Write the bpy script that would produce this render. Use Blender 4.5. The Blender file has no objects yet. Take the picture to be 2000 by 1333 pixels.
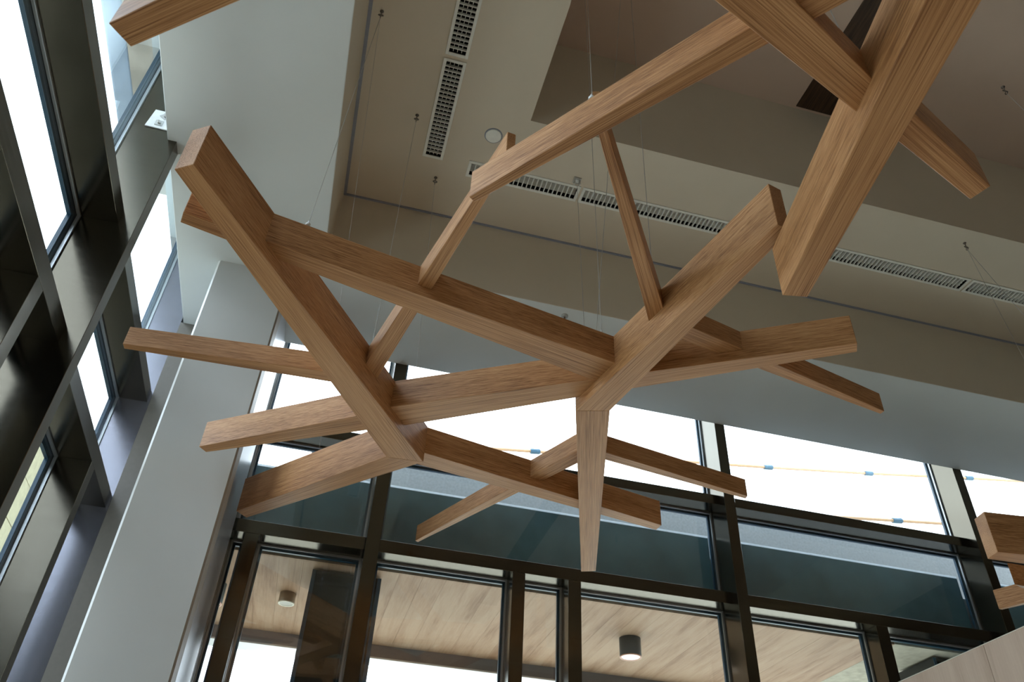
import bpy, bmesh, math, random
from mathutils import Vector, Matrix
random.seed(7)
S = bpy.context.scene
COL = S.collection

# ------------------------------------------------------------------ camera, sky, exposure
camd = bpy.data.cameras.new('camera'); cam = bpy.data.objects.new('camera', camd); COL.objects.link(cam)
camd.sensor_width = 36.0; camd.lens = 28.497; camd.clip_start = 0.05; camd.clip_end = 400
RX = (0.965815, -0.255634, 0.043033); RY = (0.192365, 0.595471, -0.780006); RZ = (0.173771, 0.761620, 0.624290)
cam.matrix_world = Matrix(((RX[0], -RY[0], -RZ[0], 0), (RX[1], -RY[1], -RZ[1], 0), (RX[2], -RY[2], -RZ[2], 0), (0, 0, 0, 1)))
camd.dof.use_dof = True; camd.dof.focus_distance = 4.3; camd.dof.aperture_fstop = 4.5
S.camera = cam
S.view_settings.view_transform = 'Standard'; S.view_settings.look = 'None'
S.view_settings.gamma = 1.0; S.view_settings.use_curve_mapping = False
S.view_settings.exposure = 0.05

world = bpy.data.worlds.new('overcast_sky'); S.world = world; world.use_nodes = True
wn = world.node_tree.nodes; wl = world.node_tree.links; wn.clear()
wo = wn.new('ShaderNodeOutputWorld'); wb = wn.new('ShaderNodeBackground')
wt = wn.new('ShaderNodeTexCoord'); wnz = wn.new('ShaderNodeTexNoise'); wr = wn.new('ShaderNodeValToRGB')
wnz.inputs['Scale'].default_value = 1.6; wnz.inputs['Detail'].default_value = 3
wr.color_ramp.elements[0].position = 0.3; wr.color_ramp.elements[0].color = (0.73, 0.86, 1.0, 1)
wr.color_ramp.elements[1].position = 0.7; wr.color_ramp.elements[1].color = (0.86, 0.94, 1.0, 1)
wl.new(wt.outputs['Generated'], wnz.inputs['Vector']); wl.new(wnz.outputs['Fac'], wr.inputs['Fac'])
wl.new(wr.outputs['Color'], wb.inputs['Color']); wl.new(wb.outputs[0], wo.inputs[0])
wb.inputs['Strength'].default_value = 6.4

# ------------------------------------------------------------------ materials
def newmat(name):
    m = bpy.data.materials.new(name); m.use_nodes = True
    nt = m.node_tree; nt.nodes.clear()
    out = nt.nodes.new('ShaderNodeOutputMaterial')
    return m, nt, out
def node(nt, kind, **kw):
    n = nt.nodes.new(kind)
    for k, v in kw.items():
        if k in n.inputs: n.inputs[k].default_value = v
        else: setattr(n, k, v)
    return n
def ramp(nt, stops):
    r = nt.nodes.new('ShaderNodeValToRGB'); e = r.color_ramp.elements
    e[0].position, e[0].color = stops[0][0], (*stops[0][1], 1)
    e[1].position, e[1].color = stops[-1][0], (*stops[-1][1], 1)
    for p, c in stops[1:-1]:
        x = e.new(p); x.color = (*c, 1)
    return r
def objcoord(nt, scale, rand=True):
    tc = nt.nodes.new('ShaderNodeTexCoord'); mp = nt.nodes.new('ShaderNodeMapping')
    mp.inputs['Scale'].default_value = scale
    if rand:
        oi = nt.nodes.new('ShaderNodeObjectInfo'); mu = nt.nodes.new('ShaderNodeMath'); mu.operation = 'MULTIPLY'; mu.inputs[1].default_value = 37.0
        ad = nt.nodes.new('ShaderNodeVectorMath'); ad.operation = 'ADD'
        nt.links.new(oi.outputs['Random'], mu.inputs[0]); nt.links.new(tc.outputs['Object'], ad.inputs[0]); nt.links.new(mu.outputs[0], ad.inputs[1])
        nt.links.new(ad.outputs[0], mp.inputs['Vector'])
    else:
        nt.links.new(tc.outputs['Object'], mp.inputs['Vector'])
    return mp
def plain(name, col, rough=0.6, metal=0.0, nscale=30, var=0.04, bump=0.0, spec=0.5):
    m, nt, out = newmat(name)
    b = node(nt, 'ShaderNodeBsdfPrincipled', Roughness=rough, Metallic=metal)
    b.inputs['Specular IOR Level'].default_value = spec
    mp = objcoord(nt, (1, 1, 1), False); nz = node(nt, 'ShaderNodeTexNoise', Scale=nscale, Detail=4.0)
    r = ramp(nt, [(0.3, tuple(max(0, c * (1 - var)) for c in col)), (0.7, tuple(c * (1 + var) for c in col))])
    L = nt.links
    L.new(mp.outputs[0], nz.inputs['Vector']); L.new(nz.outputs['Fac'], r.inputs['Fac']); L.new(r.outputs[0], b.inputs['Base Color'])
    if bump:
        bp = node(nt, 'ShaderNodeBump', Strength=bump, Distance=0.002); L.new(nz.outputs['Fac'], bp.inputs['Height']); L.new(bp.outputs[0], b.inputs['Normal'])
    L.new(b.outputs[0], out.inputs[0]); return m
def wood(name, dark, mid, light, sc=(1.3, 75, 75), fine=(5, 420, 420), rough=0.48, fac=0.5, bump=0.25):
    m, nt, out = newmat(name); L = nt.links
    b = node(nt, 'ShaderNodeBsdfPrincipled', Roughness=rough); b.inputs['Specular IOR Level'].default_value = 0.35
    a = objcoord(nt, sc); n1 = node(nt, 'ShaderNodeTexNoise', Scale=1.0, Detail=3.0); L.new(a.outputs[0], n1.inputs['Vector'])
    c = objcoord(nt, fine); n2 = node(nt, 'ShaderNodeTexNoise', Scale=1.0, Detail=2.0); L.new(c.outputs[0], n2.inputs['Vector'])
    d = objcoord(nt, (0.8, 7, 7)); n3 = node(nt, 'ShaderNodeTexNoise', Scale=1.0, Detail=2.0); L.new(d.outputs[0], n3.inputs['Vector'])
    mx = node(nt, 'ShaderNodeMix', data_type='FLOAT'); mx.inputs[0].default_value = fac
    L.new(n1.outputs['Fac'], mx.inputs[2]); L.new(n2.outputs['Fac'], mx.inputs[3])
    mx2 = node(nt, 'ShaderNodeMix', data_type='FLOAT'); mx2.inputs[0].default_value = 0.22
    L.new(mx.outputs[0], mx2.inputs[2]); L.new(n3.outputs['Fac'], mx2.inputs[3])
    r = ramp(nt, [(0.36, dark), (0.47, mid), (0.60, light)])
    L.new(mx2.outputs[0], r.inputs['Fac']); L.new(r.outputs[0], b.inputs['Base Color'])
    if bump:
        bp = node(nt, 'ShaderNodeBump', Strength=bump, Distance=0.001); L.new(mx.outputs[0], bp.inputs['Height']); L.new(bp.outputs[0], b.inputs['Normal'])
    L.new(b.outputs[0], out.inputs[0]); return m
def glass(name, tint, refl, rough=0.02):
    m, nt, out = newmat(name); L = nt.links
    t = node(nt, 'ShaderNodeBsdfTransparent', Color=(*tint, 1)); g = node(nt, 'ShaderNodeBsdfGlossy', Color=(0.92, 0.97, 1, 1), Roughness=rough)
    ge = nt.nodes.new('ShaderNodeNewGeometry'); dt = node(nt, 'ShaderNodeVectorMath', operation='DOT_PRODUCT')
    L.new(ge.outputs['Incoming'], dt.inputs[0]); L.new(ge.outputs['Normal'], dt.inputs[1])
    ab = node(nt, 'ShaderNodeMath', operation='ABSOLUTE'); L.new(dt.outputs['Value'], ab.inputs[0])
    iv = node(nt, 'ShaderNodeMath', operation='SUBTRACT'); iv.inputs[0].default_value = 1.0; L.new(ab.outputs[0], iv.inputs[1])
    pw = node(nt, 'ShaderNodeMath', operation='POWER'); pw.inputs[1].default_value = 5.0; L.new(iv.outputs[0], pw.inputs[0])
    f = node(nt, 'ShaderNodeMath', operation='MULTIPLY_ADD'); f.inputs[1].default_value = 0.96; f.inputs[2].default_value = 0.04; L.new(pw.outputs[0], f.inputs[0])
    mu = node(nt, 'ShaderNodeMath', operation='MULTIPLY'); mu.inputs[1].default_value = refl; mu.use_clamp = True
    mx = nt.nodes.new('ShaderNodeMixShader'); L.new(f.outputs[0], mu.inputs[0]); L.new(mu.outputs[0], mx.inputs[0])
    L.new(t.outputs[0], mx.inputs[1]); L.new(g.outputs[0], mx.inputs[2]); L.new(mx.outputs[0], out.inputs[0]); return m
def brushed(name, col, rough, metal=0.75):
    m, nt, out = newmat(name); L = nt.links
    b = node(nt, 'ShaderNodeBsdfPrincipled', Metallic=metal); b.inputs['Base Color'].default_value = (*col, 1)
    a = objcoord(nt, (3, 3, 60), False); n = node(nt, 'ShaderNodeTexNoise', Scale=1.0, Detail=3.0); L.new(a.outputs[0], n.inputs['Vector'])
    mr = node(nt, 'ShaderNodeMapRange'); mr.inputs[3].default_value = rough - 0.05; mr.inputs[4].default_value = rough + 0.06
    L.new(n.outputs['Fac'], mr.inputs[0]); L.new(mr.outputs[0], b.inputs['Roughness'])
    L.new(b.outputs[0], out.inputs[0]); return m
def emit(name, col, s):
    m, nt, out = newmat(name); e = node(nt, 'ShaderNodeEmission', Color=(*col, 1), Strength=s); nt.links.new(e.outputs[0], out.inputs[0]); return m

M = {}
M['oak'] = wood('oak_veneer', (0.155, 0.058, 0.018), (0.400, 0.190, 0.072), (0.590, 0.330, 0.155), sc=(1.4, 230, 230), fine=(5, 700, 700))
M['walnut'] = wood('dark_walnut', (0.020, 0.010, 0.006), (0.050, 0.028, 0.017), (0.09, 0.05, 0.03), sc=(2, 20, 20), fine=(4, 120, 120))
M['maple'] = wood('pale_maple', (0.46, 0.34, 0.26), (0.54, 0.41, 0.32), (0.60, 0.47, 0.37), sc=(0.5, 9, 9), fine=(6, 90, 90), fac=0.25, bump=0.05, rough=0.55)
M['plank'] = wood('canopy_board', (0.27, 0.155, 0.09), (0.39, 0.25, 0.16), (0.45, 0.31, 0.21), sc=(1.2, 9, 9), fine=(5, 70, 70), fac=0.3, bump=0.05, rough=0.6)
M['paint'] = plain('ceiling_paint', (0.70, 0.635, 0.525), 0.85, nscale=3, var=0.015)
M['paint_wall'] = plain('bulkhead_paint', (0.70, 0.75, 0.76), 0.6, nscale=3, var=0.015)
M['recess_warm'] = plain('recess_warm_light_paint', (0.66, 0.52, 0.43), 0.85, nscale=3, var=0.015)  # warm light on the recess ceiling is put into this paint
M['pier'] = plain('pier_paint', (0.60, 0.61, 0.585), 0.45, nscale=3, var=0.02)
M['pier_shade'] = plain('pier_edge_shade_paint', (0.36, 0.32, 0.27), 0.5)  # brown stands in for the pier edge catching less window light
M['silver'] = brushed('satin_aluminium', (0.60, 0.61, 0.64), 0.32)
M['bronze'] = brushed('bronze_anodised', (0.115, 0.103, 0.080), 0.17, 0.95)
M['silver_dark'] = brushed('satin_grey', (0.26, 0.26, 0.30), 0.22)
M['taupe'] = plain('taupe_panel', (0.17, 0.155, 0.13), 0.45)
M['bead'] = brushed('aluminium_bead', (0.55, 0.58, 0.60), 0.35)
M['gasket'] = plain('blue_black_gasket', (0.015, 0.055, 0.095), 0.35)
M['glass_left'] = glass('side_glass', (0.955, 0.975, 0.985), 1.2)
M['glass_far'] = glass('front_glass', (0.965, 0.985, 0.985), 1.6)
M['spandrel'] = plain('teal_spandrel', (0.12, 0.23, 0.26), 0.25, nscale=2, var=0.25)
M['white'] = plain('white_enamel', (0.78, 0.79, 0.78), 0.5)
M['vent'] = plain('grille_enamel', (0.86, 0.88, 0.84), 0.5)
M['black'] = plain('duct_black', (0.012, 0.012, 0.012), 0.8)
M['gloss_black'] = plain('gloss_black_panel', (0.010, 0.013, 0.014), 0.12)
M['shadow'] = plain('blue_grey_bead', (0.30, 0.33, 0.41), 0.5)
M['zinc'] = plain('dusty_zinc', (0.21, 0.22, 0.225), 0.55, nscale=40, var=0.15, bump=0.2)
M['concrete'] = plain('overhang_render', (0.50, 0.46, 0.40), 0.8, nscale=4, var=0.2)
M['overhang_blue'] = plain('overhang_edge', (0.36, 0.46, 0.60), 0.5, nscale=5, var=0.1)
M['fascia'] = plain('fascia_brown', (0.13, 0.115, 0.115), 0.5)
M['board'] = plain('cement_board', (0.44, 0.42, 0.34), 0.8, nscale=14, var=0.16)
M['stone'] = plain('yellow_stone', (0.25, 0.23, 0.12), 0.7, nscale=8, var=0.15)
M['ground'] = plain('paving', (0.52, 0.49, 0.41), 0.9, nscale=2, var=0.1)
M['reflected_dark'] = plain('added_reflected_dark', (0.035, 0.035, 0.022), 0.9, nscale=6, var=0.3)  # dark tone of the pieces added for the window bars to reflect
def translucent(name, col):
    m, nt, out = newmat(name); t = node(nt, 'ShaderNodeBsdfTranslucent', Color=(*col, 1)); d = node(nt, 'ShaderNodeBsdfDiffuse', Color=(*col, 1))
    mx = nt.nodes.new('ShaderNodeMixShader'); mx.inputs[0].default_value = 0.35
    nt.links.new(t.outputs[0], mx.inputs[1]); nt.links.new(d.outputs[0], mx.inputs[2]); nt.links.new(mx.outputs[0], out.inputs[0]); return m
M['lit_edge'] = translucent('lit_edge_white', (0.85, 0.88, 0.90))  # daylight on the spandrel board's edge, put into a white translucent colour
M['floor'] = plain('floor_tile', (0.32, 0.25, 0.17), 0.5, nscale=4, var=0.06)
M['roomwall'] = plain('room_wall', (0.16, 0.13, 0.10), 0.8, nscale=3)
M['steel'] = brushed('steel', (0.55, 0.55, 0.53), 0.35, 0.9)
M['dark_steel'] = brushed('dark_steel', (0.20, 0.18, 0.16), 0.4, 0.9)
M['cable'] = brushed('cable_steel', (0.55, 0.55, 0.55), 0.35, 0.8)
M['orange'] = plain('orange_sleeve', (0.55, 0.32, 0.17), 0.6)
M['blue'] = plain('blue_clamp', (0.03, 0.10, 0.16), 0.5)
M['can'] = plain('charcoal_can', (0.045, 0.055, 0.065), 0.5)
M['can_teal'] = plain('teal_can', (0.030, 0.075, 0.095), 0.4)
M['can_brown'] = plain('brown_can', (0.22, 0.16, 0.10), 0.5)
M['copper'] = plain('copper_rim', (0.60, 0.30, 0.20), 0.4)
M['lamp'] = emit('lamp_lens', (1.0, 0.93, 0.86), 1.6)
M['lamp_off'] = plain('lamp_lens_grey', (0.42, 0.42, 0.38), 0.4)
M['cream'] = plain('cream_rim', (0.75, 0.73, 0.62), 0.5)

# ------------------------------------------------------------------ helpers
def link_mesh(name, verts, faces, mat, parent=None):
    me = bpy.data.meshes.new(name); me.from_pydata([tuple(v) for v in verts], [], faces); me.update()
    bm = bmesh.new(); bm.from_mesh(me); bmesh.ops.recalc_face_normals(bm, faces=bm.faces); bm.to_mesh(me); bm.free()
    o = bpy.data.objects.new(name, me)
    if mat: me.materials.append(mat)
    COL.objects.link(o)
    if parent: o.parent = parent
    return o
BF = [(0, 3, 2, 1), (4, 5, 6, 7), (0, 1, 5, 4), (1, 2, 6, 5), (2, 3, 7, 6), (3, 0, 4, 7)]
def boxv(x0, x1, y0, y1, z0, z1):
    return [(x0, y0, z0), (x1, y0, z0), (x1, y1, z0), (x0, y1, z0), (x0, y0, z1), (x1, y0, z1), (x1, y1, z1), (x0, y1, z1)]
def box(name, b, mat, parent=None): return link_mesh(name, boxv(*b), BF, mat, parent)
def boxes(name, bl, mat, parent=None):
    V = []; F = []
    for b in bl:
        n = len(V); V += boxv(*b); F += [tuple(i + n for i in f) for f in BF]
    return link_mesh(name, V, F, mat, parent)
def bevel(o, w=0.003, seg=1):
    m = o.modifiers.new('bevel', 'BEVEL'); m.width = w; m.segments = seg; m.limit_method = 'ANGLE'; return o
def empty(name, loc=(0, 0, 0), label=None, cat=None, group=None, kind=None):
    o = bpy.data.objects.new(name, None); COL.objects.link(o); o.location = loc; o.empty_display_size = 0.1
    return tag(o, label, cat, group, kind)
def tag(o, label=None, cat=None, group=None, kind=None):
    if label: o['label'] = label
    if cat: o['category'] = cat
    if group: o['group'] = group
    if kind: o['kind'] = kind
    return o
def tube(name, pts, r, mat, parent=None, n=8):
    V = []; F = []; pts = [Vector(p) for p in pts]
    for i, p in enumerate(pts):
        d = (pts[min(i + 1, len(pts) - 1)] - pts[max(i - 1, 0)]).normalized()
        u = d.orthogonal().normalized() if i == 0 else (u - d * u.dot(d)).normalized()
        w = d.cross(u)
        for k in range(n):
            a = 2 * math.pi * k / n; V.append(p + (u * math.cos(a) + w * math.sin(a)) * r)
    for i in range(len(pts) - 1):
        for k in range(n):
            F.append((i * n + k, i * n + (k + 1) % n, (i + 1) * n + (k + 1) % n, (i + 1) * n + k))
    F.append(tuple(range(n))); F.append(tuple((len(pts) - 1) * n + k for k in range(n)))
    return link_mesh(name, V, F, mat, parent)
def lathe(name, c, prof, mat, parent=None, n=32):
    """prof: list of (r, z) around the vertical axis through c"""
    V = []; F = []
    for r, z in prof:
        for k in range(n):
            a = 2 * math.pi * k / n; V.append((c[0] + r * math.cos(a), c[1] + r * math.sin(a), c[2] + z))
    for i in range(len(prof) - 1):
        for k in range(n):
            F.append((i * n + k, i * n + (k + 1) % n, (i + 1) * n + (k + 1) % n, (i + 1) * n + k))
    F.append(tuple(range(n))); F.append(tuple((len(prof) - 1) * n + k for k in range(n)))
    o = link_mesh(name, V, F, mat, parent)
    for p in o.data.polygons: p.use_smooth = len(p.vertices) == 4
    return o

def slab_with_holes(name, x0, x1, y0, y1, z, holes, mat, parent=None, th=0.02):
    xs = sorted({x0, x1, *[h[0] for h in holes], *[h[1] for h in holes]}); ys = sorted({y0, y1, *[h[2] for h in holes], *[h[3] for h in holes]})
    V = []; F = []; idx = {}
    def vid(i, j):
        if (i, j) not in idx: idx[(i, j)] = len(V); V.append((xs[i], ys[j], z))
        return idx[(i, j)]
    for i in range(len(xs) - 1):
        for j in range(len(ys) - 1):
            cx, cy = (xs[i] + xs[i + 1]) / 2, (ys[j] + ys[j + 1]) / 2
            if any(h[0] < cx < h[1] and h[2] < cy < h[3] for h in holes): continue
            F.append((vid(i, j), vid(i, j + 1), vid(i + 1, j + 1), vid(i + 1, j)))
    o = link_mesh(name, V, F, mat, parent)
    s = o.modifiers.new('thickness', 'SOLIDIFY'); s.thickness = th; s.offset = -1 if o.data.polygons[0].normal.z < 0 else 1
    return o

# ------------------------------------------------------------------ ground, floor, roof, room shell
tag(box('ground', (-60, 60, -60, 60, -1.9, -1.75), M['ground']), kind='structure')
tag(box('ground', (-4.6, -1.95, -30, 30, -1.75, -1.72), M['reflected_dark']), kind='structure')  # unseen dark strip, added so the transom undersides reflect black
tag(box('wall_added_dark', (-9.4, -9.0, -30, -0.5, -1.75, 8.5), M['reflected_dark']), kind='structure')  # unseen wall, added so the left window bars reflect something dark
tag(box('floor', (-1.9, 9.1, -6.1, 6.2, -1.75, -1.6), M['floor']), kind='structure')
tag(box('wall_right', (9.0, 9.15, -6.1, 6.2, -1.6, 6.4), M['roomwall']), kind='structure')
tag(box('wall_back', (-1.9, 9.0, -6.15, -6.0, -1.6, 6.4), M['roomwall']), kind='structure')
tag(box('roof', (-1.9, 9.15, -6.15, 6.2, 6.4, 6.6), M['roomwall']), kind='structure')

tag(box('wall_left', (-1.9, -1.60, -6.0, -5.35, -1.6, 6.4), M['roomwall']), kind='structure')
ZC = 5.0; ZS = 4.27; ZR = 6.11
vents = [(0.143, 0.303, 3.21, 4.09, 'y'), (0.143, 0.303, 2.30, 3.18, 'y'),
         (0.505, 1.415, 4.03, 4.19, 'x'), (1.435, 3.20, 4.03, 4.19, 'x'), (3.22, 4.985, 4.03, 4.19, 'x'), (5.005, 6.77, 4.03, 4.19, 'x')]
holes = [(v[0] + 0.012, v[1] - 0.012, v[2] + 0.012, v[3] - 0.012) for v in vents]
RH = (0.858, 8.4, -4.0, 3.545)
ceil = tag(slab_with_holes('ceiling', -0.40, 9.0, -6.0, 4.665, ZC, holes + [RH], M['paint'], None, 0.001), kind='structure')
# recess: vertical lining and upper ceiling
link_mesh('recess_lining', [(RH[0], RH[2], ZC), (RH[1], RH[2], ZC), (RH[1], RH[3], ZC), (RH[0], RH[3], ZC), (RH[0], RH[2], ZR), (RH[1], RH[2], ZR), (RH[1], RH[3], ZR), (RH[0], RH[3], ZR)],
          [(0, 1, 5, 4), (1, 2, 6, 5), (2, 3, 7, 6), (3, 0, 4, 7)], M['paint'], ceil)
box('recess_ceiling', (RH[0] - 0.02, RH[1] + 0.02, RH[2] - 0.02, RH[3] + 0.02, ZR, ZR + 0.03), M['recess_warm'], ceil)
o = box('walnut_slot_panel', (-0.19, 0.19, -3.6, 3.6, -0.006, 0.006), M['walnut'], ceil); o.location = (3.41, -0.08, ZR - 0.004)
# swap local axes so that the grain runs along the slot
o.data.transform(Matrix.Rotation(math.pi / 2, 4, 'Z')); o.rotation_euler = (0, 0, -math.pi / 2)
# bulkhead: L-shaped dropped soffit along both glass walls
xi, yi = -0.425, 4.665
V = [(-1.52, -6.0, ZS), (xi, -6.0, ZS), (xi, yi, ZS), (9.0, yi, ZS), (9.0, 5.83, ZS), (-1.52, 5.83, ZS),
     (-1.52, -6.0, 5.3), (-0.40, -6.0, 5.3), (-0.40, yi, 5.3), (9.0, yi, 5.3), (9.0, 5.83, 5.3), (-1.52, 5.83, 5.3)]
F = [(0, 1, 2, 5), (2, 3, 4, 5), (0, 1, 7, 6), (1, 2, 8, 7), (2, 3, 9, 8), (3, 4, 10, 9), (4, 5, 11, 10), (5, 0, 6, 11), (6, 7, 8, 11), (8, 9, 10, 11)]
bk = link_mesh('bulkhead', V, F, M['paint_wall'], ceil); bk.data.materials.append(M['paint'])
for p in bk.data.polygons:
    if abs(p.normal.z) < 0.5 and all(v in (1, 2, 3, 7, 8, 9) for v in p.vertices): p.material_index = 1
bevel(bk, 0.006, 2)
boxes('shadow_gap', [(-0.412, -0.384, -6.0, yi, ZC - 0.012, ZC), (-0.40, 9.0, yi - 0.016, yi + 0.006, ZC - 0.012, ZC)], M['shadow'], ceil)
# headers that close the cavity above the glass
boxes('header', [(-1.9, -1.5, -6.0, 6.2, 5.2, 6.4), (-1.5, 9.0, 5.86, 6.2, 4.62, 6.4)], M['paint_wall'], ceil)

# corner pier
pier = empty('wall_corner', (-0.95, 5.4, -1.6), kind='structure')
def pbox(name, b, mat):
    o = box(name, (b[0] + 0.95, b[1] + 0.95, b[2] - 5.4, b[3] - 5.4, b[4] + 1.6, b[5] + 1.6), mat, pier); return o
V = []
c = 0.016
pl = [(-1.214 + c, 4.94), (-0.684, 4.94), (-0.684, 5.13), (-1.214, 5.13), (-1.214, 4.94 + c)]
def prism(name, poly, z0, z1, mat, parent, off=(0, 0, 0)):
    n = len(poly); V = [(p[0] - off[0], p[1] - off[1], z0 - off[2]) for p in poly] + [(p[0] - off[0], p[1] - off[1], z1 - off[2]) for p in poly]
    F = [tuple(range(n)), tuple(range(n, 2 * n))] + [(i, (i + 1) % n, (i + 1) % n + n, i + n) for i in range(n)]
    return link_mesh(name, V, F, mat, parent)
OFF = (-0.95, 5.4, -1.6)
prism('pier_cladding', pl, -1.6, ZS, M['pier'], pier, OFF)
prism('corner_bead', [(-0.684, 4.945), (-0.672, 4.955), (-0.672, 5.13), (-0.684, 5.13)], -1.6, ZS, M['pier_shade'], pier, OFF)
prism('return_panel', [(-1.20, 5.13), (-0.676, 5.13), (-0.676, 5.83), (-1.20, 5.83)], -1.6, ZS, M['silver'], pier, OFF)
prism('corner_post', [(-1.80, 5.83), (-1.54, 5.83), (-1.54, 6.16), (-1.80, 6.16)], -1.6, 5.2, M['silver_dark'], pier, OFF)
prism('corner_jamb', [(-1.54, 5.826), (-1.0, 5.826), (-1.0, 5.895), (-1.54, 5.895)], -1.6, ZS, M['taupe'], pier, OFF)
prism('corner_infill', [(-1.54, 5.90), (-0.69, 5.90), (-0.69, 6.16), (-1.54, 6.16)], -1.6, 5.2, M['bronze'], pier, OFF)

# ------------------------------------------------------------------ glazed walls
def opening(root, axis, p, a0, a1, z0, z1, gm, band=0.05):
    """one pane with its gasket and bead; axis 'x': plane x = p, spans y; axis 'y': plane y = p, spans x. Inside is +x / -y."""
    s = 1 if axis == 'x' else -1
    def bx(d0, d1, b0, b1, c0, c1):
        q0, q1 = sorted((p + s * d0, p + s * d1))
        return (q0, q1, b0, b1, c0, c1) if axis == 'x' else (b0, b1, q0, q1, c0, c1)
    def ring(w, d0, d1, g=0.0):
        return [bx(d0, d1, a0 + g, a1 - g, z0 + g, z0 + g + w), bx(d0, d1, a0 + g, a1 - g, z1 - g - w, z1 - g),
                bx(d0, d1, a0 + g, a0 + g + w, z0 + g + w, z1 - g - w), bx(d0, d1, a1 - g - w, a1 - g, z0 + g + w, z1 - g - w)]
    pane = box('glass_pane', bx(-0.004, 0.004, a0 + 0.004, a1 - 0.004, z0 + 0.004, z1 - 0.004), gm, root)
    boxes('gasket', ring(band, -0.03, -0.006, 0.002), M['gasket'], pane)
    boxes('bead', ring(0.014, 0.006, 0.024, 0.001), M['bead'], pane)

XG, XF, XT = -1.79, -1.46, -1.56
w1 = empty('window_1', (XG, 0, -1.6), kind='structure')
w1.location = (0, 0, 0)
T1 = [(3.455, 3.565), (2.546, 2.665)]
mains = [(-5.35, -5.24), (-2.25, -2.14), (0.84, 0.95), (3.855, 3.965)]
for a, b in mains: bevel(box('mullion', (XG - 0.02, XF, a, b, -1.6, 5.2), M['bronze'], w1), 0.002)
inter = [(-3.8, -3.7), (-1.3, -1.2), (-0.3, -0.2), (1.55, 1.65), (2.44, 2.54), (3.318, 3.43), (5.145, 5.255)]
for a, b in inter: bevel(box('lower_mullion', (XG - 0.02, XT, a, b, -1.6, T1[1][0]), M['bronze'], w1), 0.002)
bays = [(-5.24, -2.25), (-2.14, 0.84), (0.95, 3.855), (3.965, 5.83)]
for a, b in bays:
    for z0, z1 in T1: bevel(box('transom', (XG - 0.02, XT, a, b, z0, z1), M['bronze'], w1), 0.002)
    opening(w1, 'x', XG, a, b, T1[0][1], 5.2, M['glass_left'], 0.055)
    opening(w1, 'x', XG, a, b, T1[1][1], T1[0][0], M['glass_left'], 0.055)
    cuts = [a] + [v for m in inter if a < m[0] < b for v in m] + [b]
    for k in range(0, len(cuts), 2): opening(w1, 'x', XG, cuts[k], cuts[k + 1], -1.55, T1[1][0], M['glass_left'], 0.055)

YG, YF, YT = 6.12, 5.83, 5.93
w2 = empty('window_2', (0, 0, 0), kind='structure')
T2 = [(3.47, 3.562), (2.563, 2.665)]
mains2 = [(0.29, 0.395), (3.34, 3.44), (5.93, 6.03)]
for a, b in mains2: bevel(box('mullion', (a, b, YF, YG + 0.02, -1.6, 4.62), M['bronze'], w2), 0.002)
inter2 = [(-0.594, -0.490), (1.462, 1.565), (1.919, 2.026), (4.675, 4.79), (7.4, 7.5)]
for a, b in inter2: bevel(box('lower_mullion', (a, b, YT, YG + 0.02, -1.6, T2[1][0]), M['bronze'], w2), 0.002)
bays2 = [(-0.69, 0.29), (0.395, 3.34), (3.44, 5.93), (6.03, 9.0)]
for a, b in bays2:
    for z0, z1 in T2: bevel(box('transom', (a, b, YT, YG + 0.02, z0, z1), M['bronze'], w2), 0.002)
    opening(w2, 'y', YG, a, b, T2[0][1], 4.62, M['glass_far'], 0.03)
    opening(w2, 'y', YG, a, b, T2[1][1], T2[0][0], M['glass_far'], 0.03)
    cuts = [a] + [v for m in inter2 if a < m[0] < b for v in m] + [b]
    for k in range(0, len(cuts), 2): opening(w2, 'y', YG, cuts[k], cuts[k + 1], -1.55, T2[1][0], M['glass_far'], 0.03)
    sp = box('spandrel_board', (a + 0.01, b - 0.01, 6.20, 6.24, 2.60, 3.262), M['spandrel'], w2)
    box('board_edge', (a + 0.01, b - 0.01, 6.205, 6.222, 3.262, 3.284), M['lit_edge'], sp)

# ------------------------------------------------------------------ hanging sculptures
def beam(root, zb, zt, q, mat='oak'):
    """q: bottom corners near0, near1, far1, far0; local X of the mesh runs along the beam"""
    q = [Vector((p[0], p[1], 0)) for p in q]
    m0 = (q[0] + q[3]) / 2; m1 = (q[1] + q[2]) / 2; d = m1 - m0; ang = math.atan2(d.y, d.x)
    mid = (m0 + m1) / 2; mid.z = zb; R = Matrix.Rotation(-ang, 3, 'Z')
    V = [R @ (p - Vector((mid.x, mid.y, 0))) for p in q]; V = V + [v + Vector((0, 0, zt - zb)) for v in V]
    o = link_mesh('beam', V, BF, M[mat], root)
    o.location = mid - root.location; o.rotation_euler = (0, 0, ang); bevel(o, 0.0022, 1); return o
def sculpture(label, loc, zt, beams):
    r = empty('hanging_beam_sculpture', loc, label, 'sculpture', 'oak beam sculptures hanging from the ceiling')
    for z, q in beams: beam(r, z, zt, q)
    return r
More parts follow.
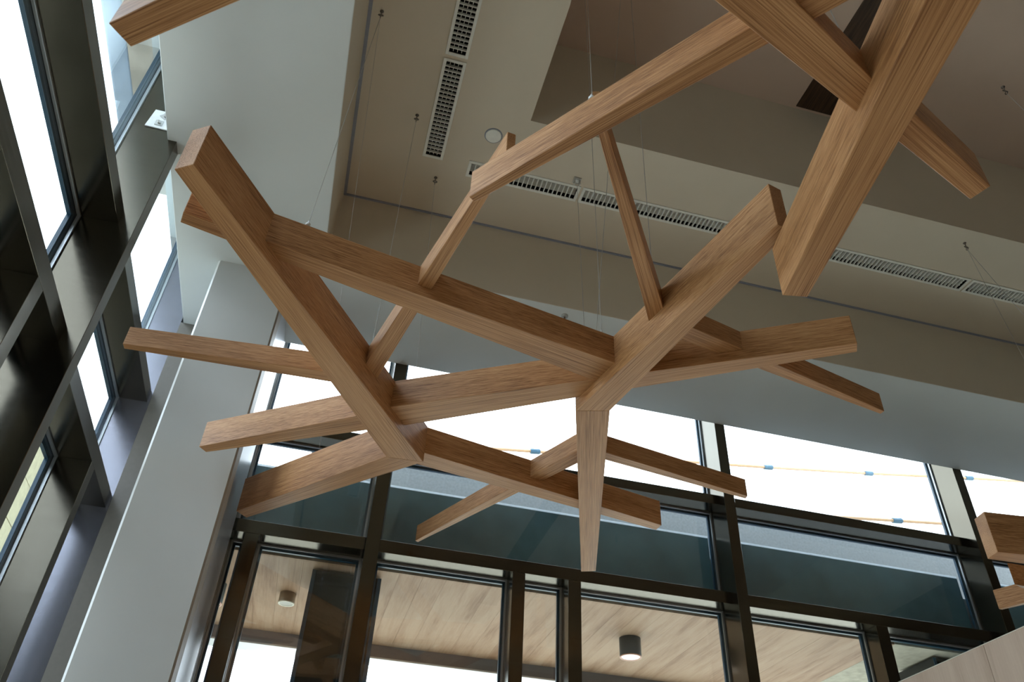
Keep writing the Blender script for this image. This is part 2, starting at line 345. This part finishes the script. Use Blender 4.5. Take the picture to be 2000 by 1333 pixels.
main_beams = [
 (2.460, [(-0.7835, 2.3160), (0.4742, 4.2959), (0.2490, 4.3100), (-0.8596, 2.3655)]),
 (2.460, [(-0.6309, 5.3723), (0.2490, 4.3100), (0.4742, 4.2959), (-0.5640, 5.4538)]),
 (2.460, [(1.5154, 1.9388), (1.1677, 3.4807), (1.3427, 3.4221), (1.5832, 1.9553)]),
 (2.460, [(1.1677, 3.4807), (1.8848, 5.5129), (1.9836, 5.4666), (1.3427, 3.4221)]),
 (2.529, [(-0.8707, 4.6888), (0.1208, 3.9633), (0.1846, 4.1105), (-0.8296, 4.7454)]),
 (2.529, [(0.1697, 3.8906), (2.3133, 2.5841), (2.3510, 2.6443), (0.2549, 4.0751)]),
 (2.531, [(-0.8605, 2.6666), (1.2665, 3.1023), (1.2348, 3.2862), (-0.8768, 2.7350)]),
 (2.524, [(0.4270, 4.2839), (2.1971, 4.7153), (2.1899, 4.7976), (0.4582, 4.4492)]),
 (2.588, [(0.3896, 1.9977), (0.0131, 3.6200), (0.0917, 3.7354), (0.4261, 2.0027)]),
 (2.588, [(0.6837, 1.7134), (1.3600, 2.7037), (1.3317, 2.8178), (0.6510, 1.7231)]),
 (2.588, [(1.4430, 2.7535), (2.8476, 3.1233), (2.8440, 3.1547), (1.4381, 2.8673)]),
 (2.588, [(-1.2468, 3.8178), (-0.1569, 3.7246), (-0.1207, 3.8181), (-1.2435, 3.8612)]),
 (2.583, [(0.6411, 5.6835), (1.4334, 3.9309), (1.5060, 4.0436), (0.6638, 5.7034)]),
 (2.583, [(1.4261, 4.0034), (2.6042, 4.2451), (2.6083, 4.2848), (1.4575, 4.0942)])]
ZT = 2.711
# thin beams stop a hair under the thick ones so that no two tops lie in one plane
s1 = sculpture('large oak sculpture of fourteen crossing beams filling the middle of the view', (0.4, 3.8, ZT), ZT,
               [(z, q) for z, q in main_beams])
for k, o in enumerate([c for c in s1.children]): o.scale.z = 1 - 0.002 * k
ZT2 = 2.440
s2 = sculpture('nearest oak beam sculpture, cut off by the top right of the photo', (1.3, 1.2, ZT2), ZT2, [
 (2.183, [(1.5512, 2.0564), (1.2468, 0.5293), (1.4069, 0.4840), (1.6495, 2.0364)]),
 (2.294, [(0.2666, 2.0193), (1.1161, 0.8704), (1.2077, 0.9102), (0.2913, 2.0378)]),
 (2.276, [(0.7029, 0.8543), (1.4064, 1.1718), (1.4213, 1.2885), (0.4411, 0.9290)]),
 (2.258, [(1.5145, 1.1998), (2.0001, 1.4048), (1.9744, 1.4764), (1.5272, 1.3095)])])
for k, o in enumerate([c for c in s2.children]): o.scale.z = 1 - 0.002 * k
ZT3 = 2.303
s3 = sculpture('oak beam sculpture at the right edge above the pale wood partition', (4.5, 3.9, ZT3), ZT3, [
 (2.052, [(3.6844, 3.5044), (5.2500, 3.3240), (5.5000, 3.4890), (3.6990, 3.6037)]),
 (2.120, [(5.15, 3.42), (4.90, 2.10), (5.00, 2.08), (5.29, 3.40)]),
 (2.170, [(4.5253, 4.4562), (4.7935, 3.8745), (4.8437, 3.9266), (4.5539, 4.4613)]),
 (2.156, [(4.2957, 4.0457), (4.9563, 4.0502), (5.0923, 4.1914), (4.3736, 4.0806)])])
ZT4 = 2.369
s4 = sculpture('single oak beam end poking in at the top left of the photo', (-0.6, 1.4, ZT4), ZT4, [
 (2.150, [(-0.9055, 1.5513), (-0.5324, 1.2468), (-0.2747, 1.1727), (-0.8490, 1.6136)])])

def cable(root, top, bot, r=0.0017, mat='cable'):
    a, b = Vector(top), Vector(bot); off = root.location
    pts = [a.lerp(b, t) + Vector((0, 0, -0.01 * math.sin(math.pi * t))) - off for t in (0, 0.33, 0.66, 1)]
    return tube('cable', pts, r, M[mat], root, 6)
H = {'h1': (-0.318, 2.996, 5.0), 'h2': (0.043, 3.737, 5.0), 'h3': (0.283, 4.279, 5.0), 'h4': (1.361, 3.979, 5.0), 'h5': (4.644, 3.682, 5.0), 'h6': (3.902, 2.347, 5.0)}
def dn(k, d=0.075): return (H[k][0], H[k][1], H[k][2] - d)
cable(s1, dn('h1'), (-0.363, 2.775, ZT)); cable(s1, dn('h2'), (0.035, 3.580, ZT)); cable(s1, dn('h3'), (0.318, 3.830, ZT))
cable(s1, dn('h1'), (-0.16, 4.85, ZT), 0.0012)
cable(s1, (1.361, 3.979, 4.95), (1.090, 3.095, ZT))
cable(s1, (1.059, 2.886, ZR), (1.190, 3.11, ZT)); cable(s1, (1.343, 2.804, ZR), (1.158, 3.10, ZT)); cable(s1, (1.388, 2.791, ZR), (1.275, 2.62, ZT))
cable(s2, (1.121, 2.994, ZR), (0.604, 1.590, ZT2)); cable(s2, (2.05, 1.90, ZR), (1.292, 1.13, ZT2))
cable(s3, dn('h5'), (4.6, 3.50, ZT3)); cable(s3, dn('h5'), (5.25, 3.38, ZT3)); cable(s3, dn('h6'), (4.96, 2.30, ZT3))
cable(s4, (-0.75, 1.1, ZS), (-0.72, 1.45, ZT4))
for root, p in ((s2, (0.600, 1.586, ZT2)), (s1, (-0.363, 2.775, ZT)), (s1, (1.190, 3.11, ZT))):
    lathe('cable_clamp', (p[0] - root.location.x, p[1] - root.location.y, p[2] - root.location.z), [(0.012, 0), (0.012, 0.012), (0.004, 0.020), (0.004, 0.03)], M['white'], root, 12)

# screw eyes in the ceiling
def hook(k, label):
    p = H[k]; r = empty('ceiling_hook', p, label, 'hook', 'screw eyes holding the sculpture cables')
    lathe('base', (0, 0, 0), [(0.013, 0), (0.013, -0.004), (0.004, -0.005), (0.004, -0.034)], M['dark_steel'], r, 12)
    pts = [(0.015 * math.sin(a), 0.006 * math.cos(a), -0.049 + 0.016 * math.cos(a)) for a in [2 * math.pi * i / 14 for i in range(15)]]
    tube('ring', pts, 0.0042, M['dark_steel'], r, 6)
    tube('cable_loop', [(0.0, 0.010 * math.sin(a), -0.069 + 0.012 * math.cos(a)) for a in [2 * math.pi * i / 10 for i in range(11)]], 0.003, M['dark_steel'], r, 5)
    return r
hook('h1', 'screw eye in the ceiling nearest the grey bulkhead, at the top')
hook('h2', 'screw eye in the ceiling beside the lower end of the near grille')
hook('h3', 'screw eye in the ceiling left of the long row of grilles')
hook('h5', 'screw eye with two splayed cables above the right grilles')
hook('h6', 'screw eye in the dim upper right ceiling')
b = empty('ceiling_bracket', H['h4'], 'small square steel bracket on the ceiling above the joint of two grilles', 'bracket')
bevel(box('plate', (-0.03, 0.03, -0.03, 0.03, -0.010, 0.0), M['steel'], b), 0.001)
for q in (-0.024, 0.018): box('lug', (q, q + 0.006, -0.015, 0.015, -0.052, -0.010), M['steel'], b)
tube('pin', [(-0.03, 0, -0.042), (0.03, 0, -0.042)], 0.005, M['steel'], b)
b = empty('smoke_sensor', (1.511, 4.761, ZS), 'tiny dark fitting on the edge of the far grey bulkhead', 'sensor')
lathe('cap', (0, 0, 0), [(0.028, 0), (0.028, -0.012), (0.020, -0.016)], M['steel'], b, 16)
lathe('stem', (0, 0, -0.016), [(0.008, 0), (0.008, -0.03), (0.014, -0.032), (0.014, -0.036)], M['dark_steel'], b, 12)
b = empty('ceiling_speaker', (0.627, 3.753, ZC), 'round white cover disc flush with the ceiling between the grilles', 'cover disc')
lathe('rim', (0, 0, 0), [(0.068, 0), (0.068, -0.004), (0.062, -0.005)], M['shadow'], b, 40)
lathe('disc', (0, 0, -0.002), [(0.060, 0), (0.060, -0.008), (0.056, -0.010)], M['vent'], b, 40)

# ------------------------------------------------------------------ ceiling grilles
vl = ['lower grille of the two beside the grey bulkhead, ending near the white disc', 'upper grille of the two beside the grey bulkhead, cut off at the top edge',
      'leftmost short grille of the long ceiling row, crossed by a near beam', 'second grille of the long ceiling row, passing behind two beams',
      'third grille of the long ceiling row, right of the big near beam', 'last grille of the long ceiling row at the right edge']
def solid(name, bl, mat):
    V = []; F = []
    for bb in bl:
        n = len(V); V += boxv(*bb); F += [tuple(i + n for i in f) for f in BF]
    me = bpy.data.meshes.new(name); me.from_pydata(V, [], F); me.materials.append(mat); return me
blade_me = solid('fin', [(-0.0025, 0.0025, -0.062, 0.062, -0.010, 0.014)], M['vent'])
for k, (x0, x1, y0, y1, ax) in enumerate(vents):
    L = (x1 - x0) if ax == 'x' else (y1 - y0); W = 0.16
    r = empty('ceiling_grille', ((x0 + x1) / 2, (y0 + y1) / 2, ZC), vl[k], 'air grille', 'white air grilles in the ceiling')
    if ax == 'y': r.rotation_euler = (0, 0, math.pi / 2)
    h = L / 2; w = W / 2; f = 0.022
    bevel(boxes('frame', [(-h, h, -w, -w + f, -0.009, 0.0), (-h, h, w - f, w, -0.009, 0.0), (-h, -h + f, -w + f, w - f, -0.009, 0.0), (h - f, h, -w + f, w - f, -0.009, 0.0)], M['vent'], r), 0.0015)
    boxes('plenum', [(-h + 0.012, h - 0.012, -w + 0.012, w - 0.012, 0.10, 0.105), (-h + 0.012, h - 0.012, -w + 0.012, -w + 0.016, 0.001, 0.10), (-h + 0.012, h - 0.012, w - 0.016, w - 0.012, 0.001, 0.10),
                     (-h + 0.012, -h + 0.016, -w + 0.012, w - 0.012, 0.001, 0.10), (h - 0.016, h - 0.012, -w + 0.012, w - 0.012, 0.001, 0.10)], M['black'], r)
    n = max(2, int(round((L - 2 * f) / 0.036)))
    for i in range(1, n):
        o = bpy.data.objects.new('fin', blade_me); COL.objects.link(o); o.parent = r; o.location = (-h + f + (L - 2 * f) * i / n, 0, 0)
    bar_me = solid('louvre', [(-h + f, h - f, -0.0022, 0.0022, -0.011, 0.011)], M['vent'])
    for j in range(1, 4):
        o = bpy.data.objects.new('louvre', bar_me); COL.objects.link(o); o.parent = r; o.location = (0, -w + f + (W - 2 * f) * j / 4, 0.024)
        o.rotation_euler = (math.radians(38 if ax == 'x' else 0), 0, 0)

# ------------------------------------------------------------------ bracket plate on the left mullion
b = empty('fixing_plate', (-1.61, 3.855, 4.44), 'white steel fixing plate with two bolted washers on the olive mullion near the soffit', 'bracket')
link_mesh('plate', [(-0.060, -0.008, 0.088), (0.09, -0.008, 0.088), (0.09, -0.008, -0.088), (-0.078, -0.008, -0.088), (-0.060, 0, 0.088), (0.09, 0, 0.088), (0.09, 0, -0.088), (-0.078, 0, -0.088)],
          [(0, 1, 2, 3), (4, 7, 6, 5), (0, 4, 5, 1), (1, 5, 6, 2), (2, 6, 7, 3), (3, 7, 4, 0)], M['white'], b)
for (px, pz, a) in ((0.0, -0.040, 0.05), (0.018, 0.035, 0.7)):
    w = box('washer', (-0.024, 0.024, -0.006, 0.0, -0.024, 0.024), M['steel'], b); w.location = (px, -0.008, pz); w.rotation_euler = (0, a, 0)
    nut = lathe('bolt_head', (0, 0, 0), [(0.012, 0.0), (0.012, 0.010), (0.006, 0.011), (0.006, 0.022)], M['steel'], w, 6); nut.rotation_euler = (math.pi / 2, 0, 0); nut.location = (0, -0.006, 0)

# ------------------------------------------------------------------ pale wood partition on the right
pt = empty('wood_partition', (4.2, 2.0, -1.6), 'pale maple-veneered partition in the lower right corner with a fine vertical joint', 'partition')
box('core', (0.02, 0.30, -6.0, 3.60, 0, 3.44), M['maple'], pt)
box('edge_band', (-0.001, 0.30, -6.0, 3.60, 3.456, 3.460), M['cream'], pt)
edges = [-6.0, -4.85, -3.65, -2.45, -1.25, -0.05, 1.15, 2.35, 3.60]
for i in range(len(edges) - 1):
    L = 3.455; y0, y1 = edges[i] + 0.0015, edges[i + 1] - 0.0015
    me = box('veneer_panel', (-L / 2, L / 2, y0, y1, -0.02, 0.0), M['maple'], pt)
    # local X is turned upright so that the grain runs vertically
    me.rotation_euler = (0, -math.pi / 2, 0); me.location = (0.0, 0, L / 2)

# ------------------------------------------------------------------ outside: canopy beyond the far glass
cn = empty('entrance_canopy', (2.0, 7.2, 2.6), 'timber-boarded entrance canopy outside the far glass wall', 'canopy')
def rel(b, p): return (b[0] - p[0], b[1] - p[0], b[2] - p[1], b[3] - p[1], b[4] - p[2], b[5] - p[2])
cp = (2.0, 7.2, 2.6)
x = -1.85
while x < 5.08:
    wv = 0.19
    o = box('plank', (-0.90, 0.93, 0.0006, wv - 0.0006, 0, 0.02), M['plank'], cn)
    o.rotation_euler = (0, 0, math.pi / 2); o.location = (x + wv - cp[0], 7.18 - cp[1], 2.56 - cp[2] + random.uniform(0, 0.0015))
    x += wv
box('cement_soffit', rel((5.10, 9.2, 6.27, 8.11, 2.56, 2.58), cp), M['board'], cn)
box('roof_deck', rel((-1.9, 9.4, 6.27, 8.30, 2.60, 3.10), cp), M['zinc'], cn)
box('fascia_beam', rel((-1.9, 9.4, 8.11, 8.30, 2.44, 2.60), cp), M['fascia'], cn)
box('drip_edge', rel((-1.9, 9.4, 8.09, 8.33, 2.425, 2.44), cp), M['bead'], cn)
scr = tag(box('roof_screen', (-0.32, 9.4, 7.50, 7.56, 3.10, 4.40), M['zinc']), 'dusty grey metal screen standing on the canopy roof, seen through the upper glass', 'screen')
def column(x0, x1, label):
    r = empty('porch_column', ((x0 + x1) / 2, 6.65, -1.75), label, 'column', 'gloss black columns outside the glass')
    h = (x1 - x0) / 2
    box('shaft', (-h, h, -0.25, 0.25, 0, 4.29), M['gloss_black'], r)
    boxes('edge_strip', [(-h, -h + 0.03, -0.256, -0.25, 0, 4.29), (h - 0.03, h, -0.256, -0.25, 0, 4.29)], M['gasket'], r)
column(-0.06, 0.49, 'wide gloss black column outside, behind the left mullion')
column(5.57, 6.20, 'gloss black column outside, just above the pale wood partition')
def downlight(p, r0, h, body, rim, lens, label):
    r = empty('canopy_downlight', p, label, 'downlight', 'cylinder downlights under the canopy')
    lathe('can', (0, 0, 0), [(r0, 0), (r0, -h + 0.004), (r0 - 0.002, -h)], M[body], r)
    lathe('rim', (0, 0, -h), [(r0, 0.002), (r0, -0.006), (r0 - 0.012, -0.006), (r0 - 0.016, -0.001)], M[rim], r)
    lathe('lens', (0, 0, -h), [(r0 - 0.016, 0.001), (r0 - 0.016, -0.003)], M[lens], r)
downlight((2.863, 7.018, 2.56), 0.098, 0.165, 'can', 'copper', 'lamp', 'charcoal cylinder downlight with bright lens under the middle of the canopy')
downlight((-0.228, 7.056, 2.56), 0.068, 0.085, 'can_brown', 'cream', 'lamp_off', 'small brown downlight with a pale ring under the left of the canopy')
downlight((-0.835, 7.05, 2.56), 0.098, 0.165, 'can_teal', 'copper', 'lamp', 'teal-black downlight half hidden beside the grey pier')

# orange sleeved cables against the sky
def sky_cable(y, pts, clips, label):
    r = empty('sleeved_cable', (pts[0][0], y, pts[0][1]), label, 'cable', 'orange cables against the sky')
    o = (pts[0][0], pts[0][1]); tube('sleeve', [(p[0] - o[0], 0, p[1] - o[1]) for p in pts], 0.022, M['orange'], r, 8)
    for cx, cz in clips:
        d = Vector((pts[-1][0] - pts[0][0], 0, pts[-1][1] - pts[0][1])).normalized() * 0.065; q = Vector((cx - o[0], 0, cz - o[1]))
        tube('clamp', [q - d, q + d], 0.038, M['blue'], r, 8)
sky_cable(9.0, [(-1.2, 5.13), (2.065, 5.545), (4.2, 5.80), (5.919, 6.005), (7.593, 6.216), (9.404, 6.47), (12.5, 6.87)],
          [(2.45, 5.592), (4.18, 5.798), (5.919, 6.005), (7.593, 6.216), (9.404, 6.47)], 'orange sleeved cable with blue clamps, the higher of the two across the sky')
sky_cable(8.0, [(4.6, 4.62), (6.60, 4.843), (6.994, 4.886), (7.638, 4.956), (11.5, 5.40)], [(6.994, 4.886), (8.7, 5.08)], 'orange sleeved cable with a blue clamp, the lower one just above the dark transom')

# outside the left glass: roof overhang and a stone-clad wall
ov = empty('roof_overhang', (-2.2, 0.0, 6.06), 'beige and pale blue roof overhang outside the top left glass', 'overhang')
boxes('soffit', [(-0.22, 0.36, -6.2, 6.2, 0, 0.15)], M['concrete'], ov)
bevel(boxes('edge_board', [(-0.40, -0.22, -6.2, 6.2, 0.0, 0.20)], M['overhang_blue'], ov), 0.03, 3)
sw = empty('stone_wall', (-5.2, 12.0, -1.75), 'yellow stone-clad wall outside the lower left glass', 'wall')
box('backing', (-0.30, -0.03, -5.0, 9.0, 0, 9.0), M['board'], sw)
for i in range(11):
    for j in range(12):
        d = random.uniform(0, 0.008)
        box('stone_tile', (-0.03, d, -5.0 + i * 1.27 + 0.006, -5.0 + (i + 1) * 1.27 - 0.006, j * 0.75 + 0.006, (j + 1) * 0.75 - 0.006), M['stone'], sw)
